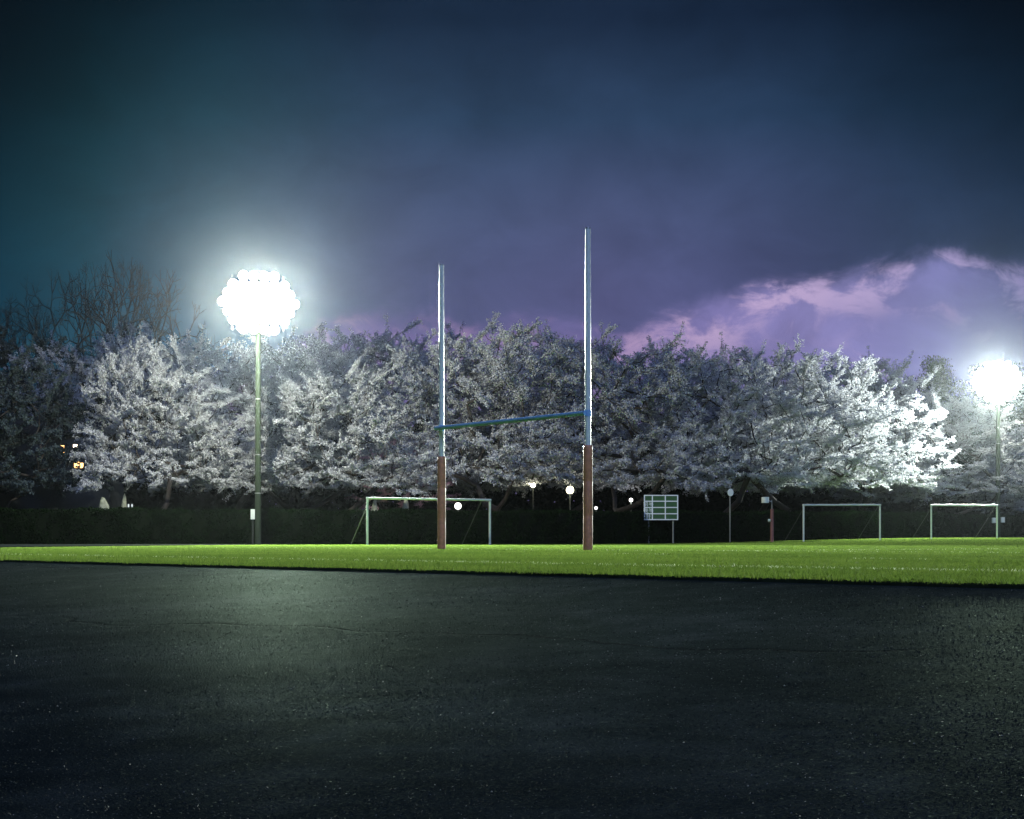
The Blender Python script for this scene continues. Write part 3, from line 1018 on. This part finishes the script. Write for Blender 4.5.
for k, tx in ((2, "前半"), (1, "後半"), (0, "計")):
    cu = bpy.data.curves.new("lettering", 'FONT'); cu.body = tx; cu.size = .36
    cu.align_x = 'CENTER'; cu.align_y = 'CENTER'; cu.extrude = .006
    to = bpy.data.objects.new("lettering_curve", cu); COL.objects.link(to)
    dg = bpy.context.evaluated_depsgraph_get()
    me = bpy.data.meshes.new_from_object(to.evaluated_get(dg))
    bpy.data.objects.remove(to)
    me.materials.clear(); me.materials.append(M_white)
    lo = bpy.data.objects.new("lettering", me); COL.objects.link(lo)
    lo.parent = sb; lo.location = ((xs[0] + xs[1]) / 2, -.038, (rows[k] + rows[k + 1]) / 2); lo.rotation_euler = (R(90), 0, 0)

# round sign on a thin pole
x, dd = at_px(730.5, 106.0), 106.0
z = float(rise(x, dd))
sg = empty("round_sign", (x, dd, z))
tag(sg, "pale round sign on a tall thin pole to the right of the scoreboard", "sign")
zs = CAM_Z + (541.3 - 492.5) * dd / F - z
tube_obj("pole", [(-.03, .04, -.05), (-.03, .04, zs - .1)], .035, M_galv, sg, 10)
bm = bmesh.new(); lathe(bm, [(.18, -.03), (.21, -.02), (.21, .02), (.18, .03)], 28, 'Y', (0, 0, zs))
for v in bm.verts: v.co.z = zs + (v.co.z - zs) * 1.25
bm_obj("disc", bm, M_box, sg)

# red-brown post with a pale drum on an arm
x, dd = at_px(772, 103.0), 103.0
z = float(rise(x, dd))
rp = empty("red_brown_post", (x, dd, z))
tag(rp, "slim red-brown post with a pale drum-shaped box held beside its top", "post")
s = dd / F
zp = CAM_Z + (541.3 - 509) * s - z
tube_obj("shaft", [(0, 0, -.05), (0, 0, zp)], .105, M_redpost, rp, 18)
tube_obj("mast", [(0, 0, zp), (-.02, 0, zp + .62)], .035, M_galv, rp, 10)
zb_ = CAM_Z + (541.3 - 500) * s - z
tube_obj("arm", [(-.02, 0, zp + .5), (-.42, 0, zb_)], .022, M_galv, rp, 8)
bm = bmesh.new(); lathe(bm, [(.20, -.20), (.25, -.19), (.25, .19), (.20, .20)], 24, origin=(-.46, 0, zb_))
bm_obj("drum", bm, M_box, rp)
tube_obj("badge", [(-.27, -.06, zp - .78), (-.13, -.06, zp - .78)], .10, M_box, rp, 12)


# pale shrubs, stones and bollards seen over the hedge
def blob(name, px, py, d, wpx, hpx, mat, label, cat, seed):
    x = at_px(px, d); s = d / F
    w, zt = wpx * s, CAM_Z + (541.3 - (py - hpx / 2)) * s
    rng = np.random.default_rng(seed)
    bm = bmesh.new()
    bmesh.ops.create_icosphere(bm, subdivisions=3, radius=1)
    ph = rng.uniform(0, 6, 9)
    for v in bm.verts:
        k = 1 + .14 * math.sin(3 * v.co.x + ph[0]) + .12 * math.sin(4 * v.co.z + ph[1] + 2 * v.co.y) + .07 * math.sin(9 * v.co.y + ph[2])
        v.co = Vector((v.co.x * w / 2 * k, v.co.y * w / 2 * k, max(0, (v.co.z * k + .6) / 1.6 * zt)))
    o = bm_obj(name, bm, mat, None, False)
    o.location = (x, d, 0)
    return tag(o, label, cat)


blob("boulder", 105, 505, 101.5, 13, 12, M_rock, "pale upright boulder behind the hedge under the lit cherry tree at the shaded end", "boulder", 1)
blob("boulder", 124, 504, 102.5, 9, 14, M_rock, "narrow pale boulder behind the hedge next to the pair of white bollards", "boulder", 2)
blob("boulder", 374, 503, 104.5, 9, 10, M_rock, "pale leaning boulder over the hedge inside the near corner of the football goal", "boulder", 3)
blob("boulder", 405, 504, 105, 9, 8, M_rock, "low pale boulder over the hedge under the middle of the football crossbar", "boulder", 4)
for i, px in enumerate((128.5, 132)):
    d_ = 101.0; x = at_px(px, d_)
    zt = CAM_Z + (541.3 - 504) * d_ / F
    o = tube_obj("white_bollard", [(0, 0, -.05), (0, 0, zt - .05), (0, 0, zt)], [.055, .055, .03], M_white, None, 12)
    o.location = (x, d_, 0)
    tag(o, ("white bollard just behind the hedge, the nearer of the pair to the narrow boulder", "white bollard just behind the hedge, the pair's one farther from the boulder")[i], "bollard", "white bollards behind the hedge")

# dim building with lit windows beyond the trees
d_ = 114.0; s = d_ / F
bx = at_px(50, d_)
bd = empty("dim_building", (bx, d_, 0))
tag(bd, "unlit building with a few warm lit windows behind the trees at the shaded end", "building")
box_obj("wall", (0, 2, 4.1), (9, 4, 8.2), M_wall, bd)
bm = bmesh.new()
vs = [bm.verts.new(p) for p in ((-4.9, -.4, 8.2), (4.9, -.4, 8.2), (4.9, 4.4, 8.2), (-4.9, 4.4, 8.2), (-3.6, 2, 9.6), (3.6, 2, 9.6))]
for f_ in ((0, 1, 5, 4), (1, 2, 5), (2, 3, 4, 5), (3, 0, 4), (3, 2, 1, 0)): bm.faces.new([vs[k] for k in f_])
bm_obj("roof", bm, M_roof, bd)
for (px, py, w, h, m) in ((62, 449, 5, 7, M_win), (75.5, 447, 4, 5, M_winw), (77, 465, 5, 6, M_win), (82, 465.5, 3, 5, M_win)):
    wx = at_px(px, d_) - bx; wz = CAM_Z + (541.3 - py) * s
    fr = box_obj("window", (wx, -.02, wz), (w * s + .12, .08, h * s + .12), M_dark, bd)
    box_obj("pane", (wx, -.075, wz), (w * s, .03, h * s), m, fr)

# ------------------------------------------------------------------ thin air volume added for lamp glare
bm = bmesh.new(); add_box(bm, (10, 90, 20.5), (330, 300, 44))
m, nt, out = new_mat("glare_air")
vol = nt.node("ShaderNodeVolumePrincipled")
vol.inputs["Color"].default_value = (0.86, 0.93, 1.0, 1)
vol.inputs["Density"].default_value = 0.000016
vol.inputs["Anisotropy"].default_value = 0.955
nt.link(vol.outputs[0], out.inputs["Volume"])
hz_ = bm_obj("glare_haze", bm, m); tag(hz_, kind="stuff")

# ------------------------------------------------------------------ dusk sky light
SUN_EL, SUN_AZ = R(41), R(160)            # soft dusk light from behind the camera (azimuth clockwise from +Y)
sun = light("dusk_light", 'SUN', (0, -20, 40), 1.38, (0.33, 0.48, 1.0), angle=R(22))
sd_ = Vector((math.sin(SUN_AZ) * math.cos(SUN_EL), math.cos(SUN_AZ) * math.cos(SUN_EL), math.sin(SUN_EL)))
sun.rotation_euler = sd_.to_track_quat('Z', 'Y').to_euler()

world = bpy.data.worlds.new("World"); scene.world = world; world.use_nodes = True
t = world.node_tree
for n_ in list(t.nodes): t.nodes.remove(n_)
nt = NT(t)
out = nt.node("ShaderNodeOutputWorld")
dirv = nt.node("ShaderNodeTexCoord").outputs["Generated"]
sp = nt.node("ShaderNodeSeparateXYZ"); nt.link(dirv, sp.inputs[0])
X, Y, Z = sp.outputs
az = nt.math('ARCTAN2', X, Y)
el = nt.math('ARCSINE', Z)
# stretched coordinates for the cloud noise
cmb = nt.node("ShaderNodeCombineXYZ")
nt.link(az, cmb.inputs[0]); nt.link(nt.math('MULTIPLY', el, 1.5), cmb.inputs[1])
cv = cmb.outputs[0]
n_big = nt.noise(cv, 5.0, 5, 0.55, 0.3)
n_mid = nt.noise(cv, 13.0, 7, 0.6, 0.4)
n_soft = nt.noise(cv, 2.6, 3, 0.5)
# cloud deck colour by elevation
v01 = nt.math('DIVIDE', el, 0.8)
def E_(v): return v / 0.8
deck = nt.ramp(v01, [(0.0, (.14, .13, .31)), (E_(.12), (.106, .108, .26)), (E_(.16), (.086, .092, .215)), (E_(.21), (.066, .085, .186)),
                     (E_(.27), (.026, .054, .115)), (E_(.33), (.009, .021, .05)), (E_(.45), (.004, .010, .026)), (1.0, (.003, .007, .018))])
a01 = nt.math('ADD', nt.math('DIVIDE', az, 1.4), 0.5)
def A_(u): return u / 1.4 + .5
side = nt.ramp(a01, [(0.0, (.02, .16, .16)), (A_(-.34), (.010, .25, .20)), (A_(-.27), (.08, .58, .42)), (A_(-.19), (.42, .96, .74)), (A_(-.08), (.92, 1.03, .98)),
                     (A_(.06), (1, 1, 1)), (A_(.16), (.78, .85, .88)), (A_(.26), (.36, .55, .58)), (A_(.335), (.16, .36, .40)), (1.0, (.03, .16, .17))])
deck = nt.mix(1.0, deck, side, 'MULTIPLY')
corner = nt.math('MULTIPLY', nt.sstep(nt.math('ABSOLUTE', az), .12, .38), nt.sstep(el, .13, .36))
deck = nt.mix(nt.math('MULTIPLY', corner, .8), deck, (.001, .003, .006))
shade = nt.ramp(n_mid, [(0.25, .80), (0.75, 1.18)])
deck = nt.mix(1.0, deck, shade, 'MULTIPLY')
deck = nt.mix(1.0, deck, nt.ramp(n_soft, [(0.3, .85), (0.7, 1.15)]), 'MULTIPLY')
# clear lavender strip under the deck's lower edge
edge = nt.ramp(a01, [(0.0, .06), (A_(-.32), .07), (A_(-.2), .10), (A_(-.10), .148), (A_(0), .140), (A_(.08), .135), (A_(.13), .150), (A_(.17), .176), (A_(.25), .186), (A_(.33), .176), (1.0, .08)])
wobble = nt.math('ADD', nt.math('MULTIPLY', nt.math('SUBTRACT', n_big, .5), .055), nt.math('MULTIPLY', nt.math('SUBTRACT', n_mid, .5), .045))
dist = nt.math('SUBTRACT', nt.math('ADD', edge, wobble), el)           # > 0: under the edge
clear = nt.sstep(dist, -0.010, 0.016)
strip = nt.ramp(a01, [(0.0, (.02, .03, .08)), (A_(-.25), (.07, .06, .16)), (A_(-.10), (.155, .125, .30)), (A_(.08), (.185, .155, .37)), (A_(.2), (.23, .21, .46)), (A_(.27), (.18, .18, .41)), (A_(.34), (.085, .10, .25)), (1.0, (.02, .04, .1))])
strip = nt.mix(1.0, strip, nt.ramp(n_mid, [(0.3, .78), (0.7, 1.2)]), 'MULTIPLY')
n_puff = nt.noise(cv, 24.0, 8, 0.6, 0.5)
rim = nt.math('MULTIPLY', nt.sstep(dist, -0.006, 0.008), nt.math('SUBTRACT', 1.0, nt.sstep(dist, 0.012, 0.05)))
puff = nt.math('MULTIPLY', rim, nt.sstep(n_puff, .46, .62))
pinkramp = nt.ramp(a01, [(0.0, (.05, .04, .08)), (A_(-.14), (.29, .19, .36)), (A_(.02), (.34, .22, .40)), (A_(.16), (.52, .39, .62)), (A_(.26), (.42, .34, .58)), (A_(.34), (.20, .19, .40)), (1.0, (.03, .04, .1))])
skyc = nt.mix(clear, deck, strip)
skyc = nt.mix(nt.math('MULTIPLY', puff, .9), skyc, pinkramp)
n_lump = nt.noise(cv, 34.0, 8, 0.62, 0.8)
lump = nt.math('MULTIPLY', nt.math('MULTIPLY', nt.sstep(n_lump, .50, .68), nt.sstep(n_big, .42, .6)), clear)
skyc = nt.mix(nt.math('MULTIPLY', lump, .45), skyc, pinkramp)
# nothing bright below the horizon
skyc = nt.mix(nt.sstep(el, -0.05, 0.02), (.004, .006, .010), skyc)
bg = nt.node("ShaderNodeBackground"); nt.link(skyc, bg.inputs[0]); bg.inputs[1].default_value = 1.0
sky = nt.node("ShaderNodeTexSky"); sky.sky_type = 'NISHITA'; sky.sun_disc = False
sky.sun_elevation = SUN_EL; sky.sun_rotation = SUN_AZ
bg2 = nt.node("ShaderNodeBackground"); nt.link(sky.outputs[0], bg2.inputs[0]); bg2.inputs[1].default_value = 0.0006
ad = nt.node("ShaderNodeAddShader"); nt.link(bg.outputs[0], ad.inputs[0]); nt.link(bg2.outputs[0], ad.inputs[1])
nt.link(ad.outputs[0], out.inputs[0])

# ------------------------------------------------------------------ camera and render settings
cam = bpy.data.cameras.new("camera"); co_ = bpy.data.objects.new("camera", cam); COL.objects.link(co_)
co_.location = (0, 0, CAM_Z); co_.rotation_euler = (R(90), 0, 0)
cam.sensor_width = 36.0; cam.lens = F / 1024 * 36.0
cam.shift_y = (541.3 - 409.5) / 1024
cam.clip_start = 0.05; cam.clip_end = 6000
scene.camera = co_
vs_ = scene.view_settings
vs_.view_transform = 'Standard'; vs_.look = 'None'; vs_.exposure = 0.0; vs_.gamma = 1.0
scene.cycles.use_denoising = True
try:
    scene.cycles.denoiser = 'OPENIMAGEDENOISE'
    scene.cycles.denoising_input_passes = 'RGB_ALBEDO_NORMAL'
    scene.cycles.denoising_prefilter = 'ACCURATE'
except Exception: pass
scene.cycles.max_bounces = 6; scene.cycles.diffuse_bounces = 3; scene.cycles.transmission_bounces = 3; scene.cycles.volume_bounces = 0
scene.cycles.sample_clamp_indirect = 4.0
